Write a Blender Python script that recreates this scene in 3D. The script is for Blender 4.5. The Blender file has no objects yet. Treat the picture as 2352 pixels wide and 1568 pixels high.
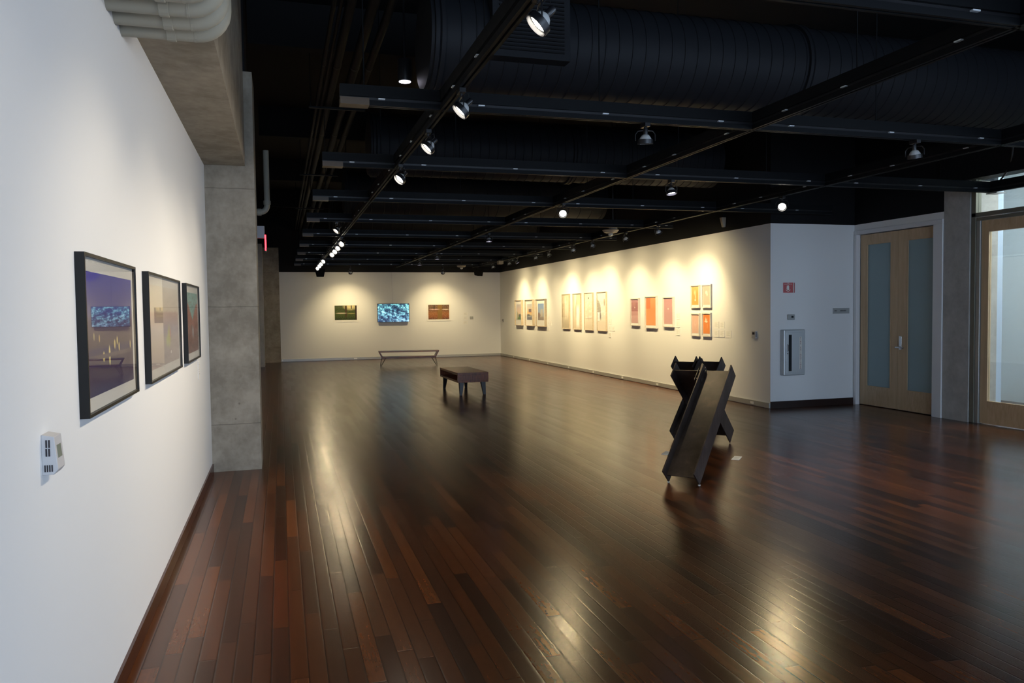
import bpy, bmesh, math, random
from mathutils import Vector, Matrix, Quaternion
random.seed(7)
S = bpy.context.scene
col = S.collection
PI = math.pi

# ------------------------------------------------------------------ camera
def camera():
    yaw, pitch, roll, f = 0.28978, -0.04179, -0.01258, 1774.5
    fw = Vector((math.sin(yaw)*math.cos(pitch), math.cos(yaw)*math.cos(pitch), math.sin(pitch)))
    r0 = Vector((math.cos(yaw), -math.sin(yaw), 0)); u0 = r0.cross(fw)
    r = r0*math.cos(roll) + u0*math.sin(roll); u = -r0*math.sin(roll) + u0*math.cos(roll)
    cd = bpy.data.cameras.new('camera'); cd.sensor_width = 36; cd.sensor_fit = 'HORIZONTAL'
    cd.lens = f*36/2352; cd.clip_start = 0.05; cd.clip_end = 200
    c = bpy.data.objects.new('camera', cd); col.objects.link(c)
    m = Matrix((r, u, -fw)).transposed().to_4x4(); m.translation = Vector((0, 0, 1.65))
    c.matrix_world = m
    S.camera = c
camera()
S.view_settings.view_transform = 'Standard'; S.view_settings.look = 'None'
S.view_settings.gamma = 1; S.view_settings.use_curve_mapping = False
S.view_settings.exposure = 0.1

# ------------------------------------------------------------------ daylight
SKY = 5.6
w = bpy.data.worlds.new('sky'); S.world = w; w.use_nodes = True
bg = w.node_tree.nodes['Background']
bg.inputs[0].default_value = (0.58, 0.75, 1.0, 1); bg.inputs[1].default_value = SKY
def portal(name, loc, sx, sy, rot):
    l = bpy.data.lights.new(name, 'AREA'); l.shape = 'RECTANGLE'; l.size = sx; l.size_y = sy
    l.cycles.is_portal = True
    o = bpy.data.objects.new(name, l); o.location = loc; o.rotation_euler = rot; col.objects.link(o)
portal('window_portal', (4.3, -6.1, 2.1), 9.6, 3.6, (PI/2, 0, 0))
portal('added_window_portal', (9.26, -1.4, 1.75), 2.9, 8.2, (0, PI/2, 0))  # serves the added side window
portal('side_room_portal', (10.5, 2.9, 1.7), 2.4, 3.0, (PI/2, 0, 0))

WARM = (1.0, 0.79, 0.43)
SPOTK = 1.0

# ------------------------------------------------------------------ node helpers
def mat(name, color=(.5,.5,.5), rough=.5, metal=0., spec=.5, emit=None, es=1.):
    m = bpy.data.materials.new(name); m.use_nodes = True
    b = m.node_tree.nodes['Principled BSDF']
    b.inputs['Base Color'].default_value = (*color, 1); b.inputs['Roughness'].default_value = rough
    b.inputs['Metallic'].default_value = metal; b.inputs['Specular IOR Level'].default_value = spec
    if emit: b.inputs['Emission Color'].default_value = (*emit, 1); b.inputs['Emission Strength'].default_value = es
    return m
class NG:
    def __init__(s, m): s.t = m.node_tree; s.n = s.t.nodes; s.b = s.n['Principled BSDF']
    def new(s, typ, **k):
        n = s.n.new(typ)
        for a, v in k.items(): setattr(n, a, v)
        return n
    def put(s, sock, v):
        if hasattr(v, 'is_linked') or hasattr(v, 'links'): s.t.links.new(v, sock)
        elif isinstance(v, (tuple, list)) and len(v) == 3 and sock.type == 'RGBA': sock.default_value = (*v, 1)
        else: sock.default_value = v
    def math(s, op, a, b=0., c=0.):
        n = s.new('ShaderNodeMath', operation=op)
        for i, v in enumerate((a, b, c)): s.put(n.inputs[i], v)
        return n.outputs[0]
    def mix(s, f, a, b):
        n = s.new('ShaderNodeMix', data_type='RGBA')
        s.put(n.inputs[0], f); s.put(n.inputs[6], a); s.put(n.inputs[7], b)
        return n.outputs[2]
    def noise(s, vec, scale, detail=3., rough=.5):
        n = s.new('ShaderNodeTexNoise')
        if vec is not None: s.put(n.inputs['Vector'], vec)
        n.inputs['Scale'].default_value = scale; n.inputs['Detail'].default_value = detail; n.inputs['Roughness'].default_value = rough
        return n.outputs[0]
    def ramp(s, f, stops):
        n = s.new('ShaderNodeValToRGB'); e = n.color_ramp.elements
        while len(e) < len(stops): e.new(.5)
        for i, (p, c) in enumerate(stops): e[i].position = p; e[i].color = (*c, 1)
        s.put(n.inputs[0], f); return n.outputs[0]
    def coords(s, kind='Object'):
        return s.new('ShaderNodeTexCoord').outputs[kind]
    def geo(s): return s.new('ShaderNodeNewGeometry').outputs['Position']
    def scale(s, v, sc):
        n = s.new('ShaderNodeMapping'); s.put(n.inputs[0], v); n.inputs['Scale'].default_value = sc; return n.outputs[0]
    def sep(s, v):
        n = s.new('ShaderNodeSeparateXYZ'); s.put(n.inputs[0], v); return n.outputs
    def bump(s, h, strength=.3, dist=.01):
        n = s.new('ShaderNodeBump'); s.put(n.inputs['Height'], h)
        n.inputs['Strength'].default_value = strength; n.inputs['Distance'].default_value = dist
        s.t.links.new(n.outputs[0], s.b.inputs['Normal'])
    def base(s, c): s.put(s.b.inputs['Base Color'], c)

# ------------------------------------------------------------------ materials
def m_floor():
    m = mat('dark_plank_floor', rough=.2, spec=.42); g = NG(m)
    P = g.geo(); x, y, z = g.sep(P)
    W, L = .083, 1.15
    u = g.math('DIVIDE', x, W); row = g.math('FLOOR', u)
    wn = g.new('ShaderNodeTexWhiteNoise', noise_dimensions='1D'); g.put(wn.inputs['W'], row)
    v = g.math('DIVIDE', g.math('ADD', y, g.math('MULTIPLY', wn.outputs[0], 9.7)), L)
    idx = g.math('FLOOR', v)
    cx = g.new('ShaderNodeCombineXYZ'); g.put(cx.inputs[0], row); g.put(cx.inputs[1], idx)
    w2 = g.new('ShaderNodeTexWhiteNoise', noise_dimensions='2D'); g.put(w2.inputs['Vector'], cx.outputs[0])
    r1 = w2.outputs[0]; r2 = g.sep(w2.outputs[1])[1]
    off = g.new('ShaderNodeCombineXYZ'); g.put(off.inputs[0], g.math('MULTIPLY', r1, 50.)); g.put(off.inputs[1], g.math('MULTIPLY', r2, 30.))
    av = g.new('ShaderNodeVectorMath', operation='ADD'); g.put(av.inputs[0], g.scale(P, (1, .03, 1))); g.put(av.inputs[1], off.outputs[0])
    grain = g.noise(av.outputs[0], 38, 3, .55)
    mott = g.noise(g.scale(P, (1, .5, 1)), 30, 2, .6)
    c = g.ramp(r1, [(0, (.030, .010, .0045)), (.4, (.066, .0205, .0068)), (.8, (.10, .0305, .009)), (1, (.132, .041, .0115))])
    gr = g.ramp(grain, [(.3, (.84, .84, .84)), (.7, (1.14, 1.13, 1.12))])
    mm = g.new('ShaderNodeMix', data_type='RGBA', blend_type='MULTIPLY'); g.put(mm.inputs[0], 1.); g.put(mm.inputs[6], c); g.put(mm.inputs[7], gr)
    mo = g.ramp(mott, [(.35, (.93, .93, .93)), (.68, (1.08, 1.07, 1.06))])
    m2 = g.new('ShaderNodeMix', data_type='RGBA', blend_type='MULTIPLY'); g.put(m2.inputs[0], 1.); g.put(m2.inputs[6], mm.outputs[2]); g.put(m2.inputs[7], mo)
    fu = g.math('FRACT', u); fv = g.math('FRACT', v)
    eu = g.math('MINIMUM', fu, g.math('SUBTRACT', 1., fu)); ev = g.math('MULTIPLY', g.math('MINIMUM', fv, g.math('SUBTRACT', 1., fv)), L/W)
    e = g.math('MINIMUM', eu, ev)
    gap = g.math('LESS_THAN', e, .034)
    g.base(g.mix(g.math('MULTIPLY', gap, .75), m2.outputs[2], (.006, .003, .002)))
    h = g.math('MINIMUM', g.math('MULTIPLY', e, 12.), 1.)
    hb = h
    g.bump(hb, .24, .0011)
    ro = g.math('ADD', .215, g.math('MULTIPLY', r2, .03))
    g.put(g.b.inputs['Roughness'], ro)
    return m
def m_plaster(name, c, rough=.6):
    m = mat(name, c, rough, spec=.25); g = NG(m)
    n = g.noise(g.geo(), 180, 2); g.bump(n, .06, .002); return m
def m_concrete(name, c0, c1, joints=True):
    m = mat(name, rough=.75, spec=.3); g = NG(m); P = g.geo()
    a = g.noise(P, 2.6, 7, .62); b = g.noise(P, 15, 5, .6); d = g.noise(g.scale(P, (1, 1, .35)), 5, 4, .6)
    f = g.math('ADD', g.math('MULTIPLY', a, .5), g.math('ADD', g.math('MULTIPLY', b, .25), g.math('MULTIPLY', d, .25)))
    c = g.ramp(f, [(.41, c0), (.5, tuple((p+q)/2 for p, q in zip(c0, c1))), (.60, c1)])
    vo = g.new('ShaderNodeTexVoronoi'); vo.inputs['Scale'].default_value = 3.3; g.put(vo.inputs['Vector'], P)
    hole = g.math('LESS_THAN', vo.outputs[0], .035)
    z = g.sep(P)[2]; fz = g.math('FRACT', g.math('DIVIDE', g.math('ADD', z, .12), 1.22))
    joint = g.math('LESS_THAN', g.math('ABSOLUTE', g.math('ADD', g.math('SUBTRACT', fz, .5), g.math('MULTIPLY', g.math('SUBTRACT', a, .5), .02))), .004)
    k = g.math('MULTIPLY', g.math('MAXIMUM', hole, joint), .45 if joints else 0.)
    g.base(g.mix(k, c, tuple(v*.35 for v in c0)))
    g.bump(g.math('SUBTRACT', g.math('ADD', g.math('MULTIPLY', b, .4), a), k), .35, .006)
    return m
def m_wood(name, c0, c1, sc=(14, 14, 1.5), rough=.4):
    m = mat(name, rough=rough); g = NG(m); v = g.scale(g.coords(), sc)
    n = g.noise(v, 2.2, 5, .6); g.base(g.ramp(n, [(.3, c0), (.7, c1)])); return m
def m_metalblack(name, c=(.012, .013, .015), rough=.45, spec=.5):
    m = mat(name, c, rough, spec=spec); g = NG(m); n = g.noise(g.geo(), 9, 3)
    g.put(g.b.inputs['Roughness'], g.math('ADD', rough-.08, g.math('MULTIPLY', n, .16))); return m
def m_steel():
    m = mat('hot_rolled_steel', rough=.4, metal=.25); g = NG(m); P = g.coords()
    n = g.noise(P, 5, 6, .65); n2 = g.noise(g.scale(P, (1, 1, .2)), 30, 3)
    g.base(g.ramp(n, [(.3, (.030, .022, .018)), (.55, (.055, .042, .038)), (.75, (.11, .082, .062))]))
    g.put(g.b.inputs['Roughness'], g.math('ADD', .30, g.math('MULTIPLY', n2, .2))); g.bump(n, .15, .003)
    return m
M = {}
M['floor'] = m_floor()
M['white'] = m_plaster('white_wall_paint', (.80, .80, .79))
M['black'] = m_plaster('black_wall_paint', (.0045, .0045, .0055), .7)
M['deck'] = m_plaster('black_ceiling_paint', (.006, .006, .0065), .8)
M['conc'] = m_concrete('cast_concrete', (.25, .215, .165), (.40, .35, .275))
M['conc2'] = m_concrete('pale_cast_concrete', (.36, .345, .32), (.47, .455, .43), joints=False)
M['basewood'] = m_wood('dark_baseboard_wood', (.035, .010, .005), (.075, .022, .010), (30, 2, 30), .3)
M['basedark'] = mat('espresso_baseboard', (.022, .010, .008), .35)
M['basemetal'] = mat('painted_metal_raceway', (.42, .42, .40), .4, .35)
M['outlet'] = mat('white_outlet', (.75, .75, .72), .4)
M['pipe'] = m_plaster('grey_pipe_paint', (.36, .345, .28), .5)
M['duct'] = mat('dark_painted_duct', (.013, .0145, .018), .6, spec=.25)
M['metal'] = m_metalblack('black_track_metal', (.0056, .0064, .0076), .5, .12)
M['lampblack'] = m_metalblack('black_lamp_metal', (.010, .010, .012), .35)
M['clip'] = mat('bare_metal_clip', (.75, .78, .8), .35, .2)
M['reflector'] = mat('silvered_bulb_reflector', (.75, .76, .74), .3, .3)
M['lit'] = mat('lit_bulb_face', (1, 1, 1), .4, emit=(1.0, .93, .82), es=28)
M['litcool'] = mat('lit_bulb_face_cool', (1, 1, 1), .4, emit=(.86, .82, 1.0), es=14)
M['dim'] = mat('bulb_face_glass', (.6, .6, .62), .25, emit=(1, .9, .75), es=1.2)
M['feed'] = mat('feed_box_painted_warm', (.07, .05, .032), .4)  # black boxes; warm light reflected underneath is put into this brown
M['pipedark'] = mat('black_pipe_paint', (.003, .003, .0033), .6, spec=.1)
M['frameblack'] = mat('black_frame', (.005, .0048, .0045), .4, spec=.3)
M['framemaple'] = m_wood('pale_maple_frame', (.55, .44, .30), (.66, .55, .40), (8, 8, 8), .4)
M['framewhite'] = mat('white_frame', (.72, .68, .62), .4)
M['matboard'] = mat('ivory_mat_board', (.72, .70, .64), .8)
M['matwhite'] = mat('white_mat_board', (.80, .79, .76), .8)
M['bezel'] = mat('dark_screen_bezel', (.02, .02, .025), .3)
M['shell'] = mat('warm_grey_plastic', (.55, .54, .54), .45)
M['slot'] = mat('dark_slot', (.02, .015, .02), .6)
M['lcd'] = mat('grey_green_display', (.22, .25, .2), .2)
M['walnut'] = m_wood('walnut_wood', (.13, .042, .015), (.30, .105, .038), (3, 20, 20), .32)
M['walnut2'] = m_wood('dark_walnut_wood', (.085, .024, .009), (.26, .078, .028), (24, 24, 3), .3)
M['maple'] = m_wood('maple_door_veneer', (.50, .34, .19), (.60, .43, .26), (9, 9, .8), .42)
M['maplecut'] = m_wood('maple_crosscut_veneer', (.47, .32, .18), (.60, .43, .27), (9, 12, 3), .42)
M['frost'] = mat('frosted_glass', (.26, .36, .38), .28, spec=.6)
M['alum'] = mat('anodised_aluminium', (.35, .36, .35), .38, .55)
M['bronze'] = mat('olive_grey_aluminium', (.19, .185, .15), .45, .4)
M['chrome'] = mat('satin_chrome', (.7, .7, .7), .22, 1.)
M['casing'] = mat('white_door_casing', (.74, .74, .75), .45)
M['steel'] = m_steel()
M['bolt'] = mat('dark_bolt_steel', (.12, .10, .09), .35, .8)
M['red'] = mat('red_sign_plastic', (.42, .010, .012), .4)
M['signwhite'] = mat('white_sign_ink', (.72, .70, .64), .5)
M['redink'] = mat('dark_red_lettering', (.20, .01, .02), .5)
M['exitred'] = mat('red_lit_letters', (.3, 0, 0), .5, emit=(1, .02, .03), es=9)
M['greybox'] = mat('light_grey_box', (.42, .43, .46), .5)
M['cab'] = mat('brushed_cabinet_metal', (.50, .52, .53), .35, .45)
M['cabglass'] = mat('dark_cabinet_window', (.018, .022, .025), .12)
M['card'] = mat('white_label_card', (.83, .82, .79), .7)
M['ink'] = mat('grey_printed_lines', (.55, .54, .50), .7)
M['inkdark'] = mat('dark_grey_characters', (.10, .10, .10), .6)
M['plate'] = mat('grey_sign_plate', (.36, .37, .36), .45)
M['panel'] = mat('white_wall_panel', (.70, .72, .68), .35)
M['bluewall'] = m_plaster('cool_grey_wall', (.50, .60, .74))
M['roomlamp'] = mat('added_light_diffuser', (1, 1, 1), .5, emit=(.93, .98, 1.0), es=30)  # glow of the added side room lamp
M['beige'] = mat('beige_speaker_shell', (.36, .31, .24), .5)

def m_glass(name, tint=(1, 1, 1), ior=1.5):
    m = bpy.data.materials.new(name); m.use_nodes = True; t = m.node_tree; n = t.nodes
    n.remove(n['Principled BSDF'])
    tr = n.new('ShaderNodeBsdfTransparent'); tr.inputs[0].default_value = (*tint, 1)
    gl = n.new('ShaderNodeBsdfGlossy'); gl.inputs['Roughness'].default_value = .01
    ge = n.new('ShaderNodeNewGeometry'); dt = n.new('ShaderNodeVectorMath'); dt.operation = 'DOT_PRODUCT'
    t.links.new(ge.outputs['Normal'], dt.inputs[0]); t.links.new(ge.outputs['Incoming'], dt.inputs[1])
    def mth(op, a, b):
        q = n.new('ShaderNodeMath'); q.operation = op
        for i, v in enumerate((a, b)):
            if isinstance(v, (int, float)): q.inputs[i].default_value = v
            else: t.links.new(v, q.inputs[i])
        return q.outputs[0]
    k = mth('POWER', mth('SUBTRACT', 1., mth('ABSOLUTE', dt.outputs['Value'], 0.)), 5.)
    k = mth('ADD', mth('MULTIPLY', k, .92), .07)
    mx = n.new('ShaderNodeMixShader'); t.links.new(k, mx.inputs[0]); t.links.new(tr.outputs[0], mx.inputs[1]); t.links.new(gl.outputs[0], mx.inputs[2])
    t.links.new(mx.outputs[0], n['Material Output'].inputs[0]); return m
M['glass'] = m_glass('picture_glass')
M['pane'] = m_glass('clear_window_pane', (.93, .97, .96))

def art(name, stops, shapes=(), noise=None, rough=.6, emit=0, axis=1):
    """procedural picture on UVs; shapes: (kind, cx, cy, rx, ry, colour, softness)"""
    m = mat(name, rough=rough, spec=.3); g = NG(m)
    uv = g.coords('UV'); u, v, _ = g.sep(uv)
    f = v if axis == 1 else u
    if noise:
        n = g.noise(g.scale(uv, noise[1]), noise[2], 5, .65)
        f = g.math('ADD', f, g.math('MULTIPLY', g.math('SUBTRACT', n, .5), noise[0]))
    c = g.ramp(f, stops)
    for sh in shapes:
        k, cx, cy, rx, ry, cc, so = sh
        dx = g.math('DIVIDE', g.math('ABSOLUTE', g.math('SUBTRACT', u, cx)), rx)
        dy = g.math('DIVIDE', g.math('ABSOLUTE', g.math('SUBTRACT', v, cy)), ry)
        if k == 'e': d = g.math('SQRT', g.math('ADD', g.math('MULTIPLY', dx, dx), g.math('MULTIPLY', dy, dy)))
        elif k == 'd': d = g.math('ADD', dx, dy)
        else: d = g.math('MAXIMUM', dx, dy)
        if k == 'n':
            nn = g.noise(g.scale(uv, (cx, cy, 1)), rx, 4, .6)
            msk = g.math('MULTIPLY', g.math('GREATER_THAN', nn, ry), so)
        else:
            mr = g.new('ShaderNodeMapRange'); g.put(mr.inputs[0], d)
            mr.inputs[1].default_value = 1+so; mr.inputs[2].default_value = 1-so if so else .999
            mr.inputs[3].default_value = 0; mr.inputs[4].default_value = 1
            msk = mr.outputs[0]
        c = g.mix(msk, c, cc)
    g.base(c)
    if emit:
        g.base((.01, .01, .01)); g.put(g.b.inputs['Emission Color'], c); g.b.inputs['Emission Strength'].default_value = emit
    return m

# ------------------------------------------------------------------ mesh helpers
class MB:
    def __init__(s): s.bm = bmesh.new(); s.uv = None
    def box(s, a, b):
        x0, y0, z0 = a; x1, y1, z1 = b
        v = [s.bm.verts.new(p) for p in ((x0,y0,z0),(x1,y0,z0),(x1,y1,z0),(x0,y1,z0),(x0,y0,z1),(x1,y0,z1),(x1,y1,z1),(x0,y1,z1))]
        for f in ((0,3,2,1),(4,5,6,7),(0,1,5,4),(1,2,6,5),(2,3,7,6),(3,0,4,7)): s.bm.faces.new([v[i] for i in f])
        return s
    def hull(s, bottom, top):
        """prism between two equal-length loops"""
        A = [s.bm.verts.new(p) for p in bottom]; B = [s.bm.verts.new(p) for p in top]; n = len(A)
        s.bm.faces.new(A[::-1]); s.bm.faces.new(B)
        for i in range(n): s.bm.faces.new((A[i], A[(i+1) % n], B[(i+1) % n], B[i]))
        return s
    def lathe(s, prof, axis=(0,0,1), origin=(0,0,0), seg=24, cap=True):
        """prof: list of (radius, height along axis)"""
        ax = Vector(axis).normalized(); t = ax.orthogonal().normalized(); q = ax.cross(t); o = Vector(origin)
        rings = []
        for r, h in prof:
            rings.append([s.bm.verts.new(o+ax*h+(t*math.cos(2*PI*i/seg)+q*math.sin(2*PI*i/seg))*max(r, 1e-4)) for i in range(seg)])
        for a, b in zip(rings, rings[1:]):
            for i in range(seg): s.bm.faces.new((a[i], a[(i+1) % seg], b[(i+1) % seg], b[i]))
        if cap: s.bm.faces.new(rings[0][::-1]); s.bm.faces.new(rings[-1])
        return s
    def cyl(s, p0, p1, r, seg=16, r1=None):
        p0 = Vector(p0); p1 = Vector(p1); d = p1-p0
        return s.lathe([(r, 0), (r if r1 is None else r1, d.length)], d, p0, seg)
    def tube(s, pts, r, seg=12, cap=True):
        pts = [Vector(p) for p in pts]; rings = []; up = None
        for i, p in enumerate(pts):
            d = (pts[min(i+1, len(pts)-1)]-pts[max(i-1, 0)]).normalized()
            if up is None: up = d.orthogonal().normalized()
            up = (up-d*up.dot(d)).normalized(); q = d.cross(up)
            rings.append([s.bm.verts.new(p+(up*math.cos(2*PI*k/seg)+q*math.sin(2*PI*k/seg))*r) for k in range(seg)])
        for a, b in zip(rings, rings[1:]):
            for i in range(seg): s.bm.faces.new((a[i], a[(i+1) % seg], b[(i+1) % seg], b[i]))
        if cap: s.bm.faces.new(rings[0][::-1]); s.bm.faces.new(rings[-1])
        return s
    def quad(s, pts):
        f = s.bm.faces.new([s.bm.verts.new(p) for p in pts]); s.uv = f
        L = s.bm.loops.layers.uv.verify()
        for lp, c in zip(f.loops, ((0,0),(1,0),(1,1),(0,1))): lp[L].uv = c
        return s
    def build(s, name, m, parent=None, off=(0,0,0), bevel=0, smooth=False):
        me = bpy.data.meshes.new(name)
        if off != (0,0,0): bmesh.ops.translate(s.bm, verts=s.bm.verts, vec=-Vector(off))
        if not s.uv: bmesh.ops.recalc_face_normals(s.bm, faces=s.bm.faces)
        if bevel: bmesh.ops.bevel(s.bm, geom=list(s.bm.edges), offset=bevel, segments=2, affect='EDGES', profile=.5)
        s.bm.to_mesh(me); s.bm.free()
        if smooth:
            for p in me.polygons: p.use_smooth = True
            try: me.set_sharp_from_angle(angle=math.radians(40))
            except Exception: pass
        me.materials.append(M[m] if isinstance(m, str) else m)
        o = bpy.data.objects.new(name, me); col.objects.link(o)
        if parent: o.parent = parent
        return o
def tag(o, label=None, cat=None, group=None, kind=None):
    if label: o['label'] = label
    if cat: o['category'] = cat
    if group: o['group'] = group
    if kind: o['kind'] = kind
    return o
def empty(name, loc, label, cat, group=None, rz=0):
    o = bpy.data.objects.new(name, None); col.objects.link(o); o.location = loc; o.rotation_euler.z = rz
    o.empty_display_size = .1
    return tag(o, label, cat, group)
def copy_tree(o, parent=None):
    c = o.copy(); col.objects.link(c); c.parent = parent
    for ch in list(o.children): copy_tree(ch, c)
    return c
def struct(name, mb, m, **k): return tag(mb.build(name, m, **k), kind='structure')
def text_mesh(txt, size, m, name, parent, M4, align='CENTER', spacing=1.0, line=1.0, ext=.0008):
    cu = bpy.data.curves.new(name, 'FONT'); cu.body = txt; cu.size = size; cu.align_x = align; cu.align_y = 'CENTER'
    cu.extrude = ext; cu.space_character = spacing; cu.space_line = line
    t = bpy.data.objects.new(name+'_src', cu); col.objects.link(t)
    dg = bpy.context.evaluated_depsgraph_get(); me = bpy.data.meshes.new_from_object(t.evaluated_get(dg))
    bpy.data.objects.remove(t); bpy.data.curves.remove(cu)
    me.materials.clear(); me.materials.append(M[m]); me.transform(M4); me.name = name
    o = bpy.data.objects.new(name, me); col.objects.link(o); o.parent = parent
    return o

# ------------------------------------------------------------------ room shell
XL, XR, YB, ZT, ZC = -.719, 7.51, 26.6, 2.966, 5.3
YS = 10.68          # short wall beside the double door
XD = 9.12           # wall with the double door
struct('floor', MB().box((-1.0, -6.3, -.1), (13.2, 27.3, 0)), 'floor')
struct('ceiling', MB().box((-1.0, -6.3, ZC), (13.2, 27.3, ZC+.1)), 'deck')
struct('wall_left', MB().box((XL-.25, -6.1, 0), (XL, 8.51, 3.16)), 'white')
struct('wall_left_far', MB().box((XL-.25, 9.1, 0), (XL, YB+.2, ZT)), 'white')
struct('wall_left_far_upper', MB().box((XL-.25, 9.1, ZT), (XL, YB+.2, ZC)), 'black')
struct('wall_back', MB().box((-1.0, YB, 0), (XR+.2, YB+.2, ZT)), 'white')
struct('wall_back_upper', MB().box((-1.0, YB, ZT), (XR+.2, YB+.2, ZC)), 'black')
struct('wall_right', MB().box((XR, YS, 0), (XR+.2, YB, ZT)), 'white')
struct('wall_right_upper', MB().box((XR, YS, ZT), (XR+.2, YB, ZC)), 'black')
struct('wall_beside_door', MB().box((XR+.2, YS, 0), (XD+.6, YS+.15, ZT)), 'white')
struct('wall_beside_door_upper', MB().box((XR+.2, YS, ZT), (XD+.6, YS+.15, ZC)), 'black')
struct('wall_over_door', MB().box((XD, 8.88, 2.86), (XD+.2, YS, ZT)), 'white')
struct('wall_over_door_upper', MB().box((XD, 8.88, ZT), (XD+.2, YS, ZC)), 'black')
struct('trim_1', MB().box((9.04, -6.0, 3.34), (9.30, 8.88, ZC)), 'black')
sw = MB().box((9.2, -6.1, 0), (9.32, 5.85, .3)).box((9.2, 2.7, .3), (9.32, 5.85, 3.34)).box((9.2, -6.1, 3.2), (9.32, 2.7, ZC)).box((9.2, -6.1, .3), (9.32, -5.5, 3.2))
struct('wall_right_front', sw, 'white')
sf = MB()
for i in range(6): sf.box((9.22, -5.5+i*1.64-.035, .3), (9.30, -5.5+i*1.64+.035, 3.2))
struct('added_window_3', sf, 'bronze')  # side window out of view, added to bring daylight onto the left wall
# glazed wall behind the camera
wn = MB()
wn.box((-1.0, -6.2, 0), (9.3, -6.0, .3)); wn.box((-1.0, -6.2, 3.9), (13.2, -6.0, ZC)); wn.box((-1.0, -6.2, .3), (-.5, -6.0, 3.9))
wn.box((9.1, -6.2, 0), (13.2, -6.0, 3.9))
struct('wall_front', wn, 'white')
wf = MB()
for i in range(7):
    x = -.5+i*1.6; wf.box((x-.04, -6.15, .3), (x+.04, -6.05, 3.9))
wf.box((-.5, -6.15, 2.4), (9.1, -6.05, 2.48))
struct('window_1', wf, 'bronze')
# left concrete beam and column
struct('beam_left', MB().box((XL-.25, -6.0, 3.16), (-.32, 8.49, ZC)), 'conc')
struct('column_left', MB().box((XL-.25, 8.51, 0), (-.233, 9.1, 4.13), ), 'conc')
struct('column_left_upper', MB().box((XL-.25, 8.51, 4.13), (-.30, 9.1, ZC)), 'black')
struct('column_far', MB().box((-.56, 26.45, 0), (-.035, 26.58, 3.75)), 'conc')
struct('wall_far_pier', MB().box((XL, 24.4, 0), (-.505, 25.3, 3.7)), 'conc2')
struct('column_right', MB().box((XD, 8.445, 0), (XD+.5, 8.878, 3.34)), 'conc2')

# baseboards
struct('baseboard_left', MB().box((XL, -6.0, 0), (XL+.014, 8.50, .088)), 'basewood')
struct('baseboard_beside_door', MB().box((XR, YS-.015, 0), (XD, YS, .11)), 'basedark')
struct('baseboard_right', MB().box((XR-.022, YS, .008), (XR, YB, .088), ), 'basemetal', bevel=.003)
struct('baseboard_back', MB().box((-.03, YB-.022, .008), (XR, YB, .088)), 'basemetal', bevel=.003)
for i, y in enumerate((24.93, 23.2, 21.46, 19.73, 17.99, 16.26, 14.54, 11.15)):
    o = MB().box((XR-.027, y-.045, .025), (XR-.021, y+.045, .065)).build('power_outlet', 'outlet')
    tag(o, ['white outlet in grey skirting, %s along right wall' % s for s in
        ('nearest the back corner', 'second from the back corner', 'third from the back corner', 'fourth from the back corner', 'fifth from the back corner',
         'below the framed mauve prints', 'just behind the steel sculpture', 'nearest the fire cabinet')][i], 'outlet', 'outlets in the right skirting')
tag(MB().box((2.33, YB-.027, .025), (2.44, YB-.021, .065)).build('power_outlet', 'outlet'), 'white outlet in skirting of the back wall, left of the far bench', 'outlet')

# ------------------------------------------------------------------ double door, casing
cs = MB()
cs.box((XD-.02, YS-.07, 0), (XD+.06, YS-.012, 2.80)); cs.box((XD-.02, 8.885, 0), (XD+.06, 9.05, 2.80)); cs.box((XD-.02, 8.885, 2.80), (XD+.06, YS-.012, 2.865))
struct('trim_2', cs, 'casing', bevel=.004)
def leaf(name, label, y0, y1, g0, g1):
    t = empty(name, (9.2, (y0+y1)/2, 0), label, 'door'); t['kind'] = 'structure'; off = (9.2, (y0+y1)/2, 0)
    b = MB(); b.box((9.18, y0, .012), (9.225, g0, 2.79)); b.box((9.18, g1, .012), (9.225, y1, 2.79))
    b.build('stile', 'maple', t, off)
    MB().box((9.18, g0, 2.625), (9.225, g1, 2.79)).build('top_rail', 'maplecut', t, off)
    MB().box((9.18, g0, .012), (9.225, g1, .325)).build('bottom_rail', 'maplecut', t, off)
    f = MB()
    for a, bb in (((9.176, g0-.008, .317), (9.19, g0+.004, 2.633)), ((9.176, g1-.004, .317), (9.19, g1+.008, 2.633)), ((9.176, g0, .317), (9.19, g1, .329)), ((9.176, g0, 2.621), (9.19, g1, 2.633))): f.box(a, bb)
    f.build('glazing_bead', 'maple', t, off)
    MB().box((9.195, g0, .325), (9.21, g1, 2.625)).build('frosted_pane', 'frost', t, off)
    return t, off
leaf('door_1', 'left leaf of maple double door with tall frosted pane, beside the white wall', 9.792, 10.60, 9.945, 10.45)
t, off = leaf('door_2', 'right leaf of maple double door with frosted pane and lever handle, beside concrete column', 9.055, 9.788, 9.10, 9.60)
h = MB().box((9.155, 9.695, .95), (9.18, 9.745, 1.16)).build('lock_plate', 'chrome', t, off, bevel=.006)
MB().cyl((9.155, 9.715, .985), (9.11, 9.715, .985), .012).tube([(9.115, 9.77, .985), (9.11, 9.715, .985), (9.112, 9.66, .982), (9.125, 9.615, .98)], .011).build('lever_handle', 'chrome', t, off, smooth=True)

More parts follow.
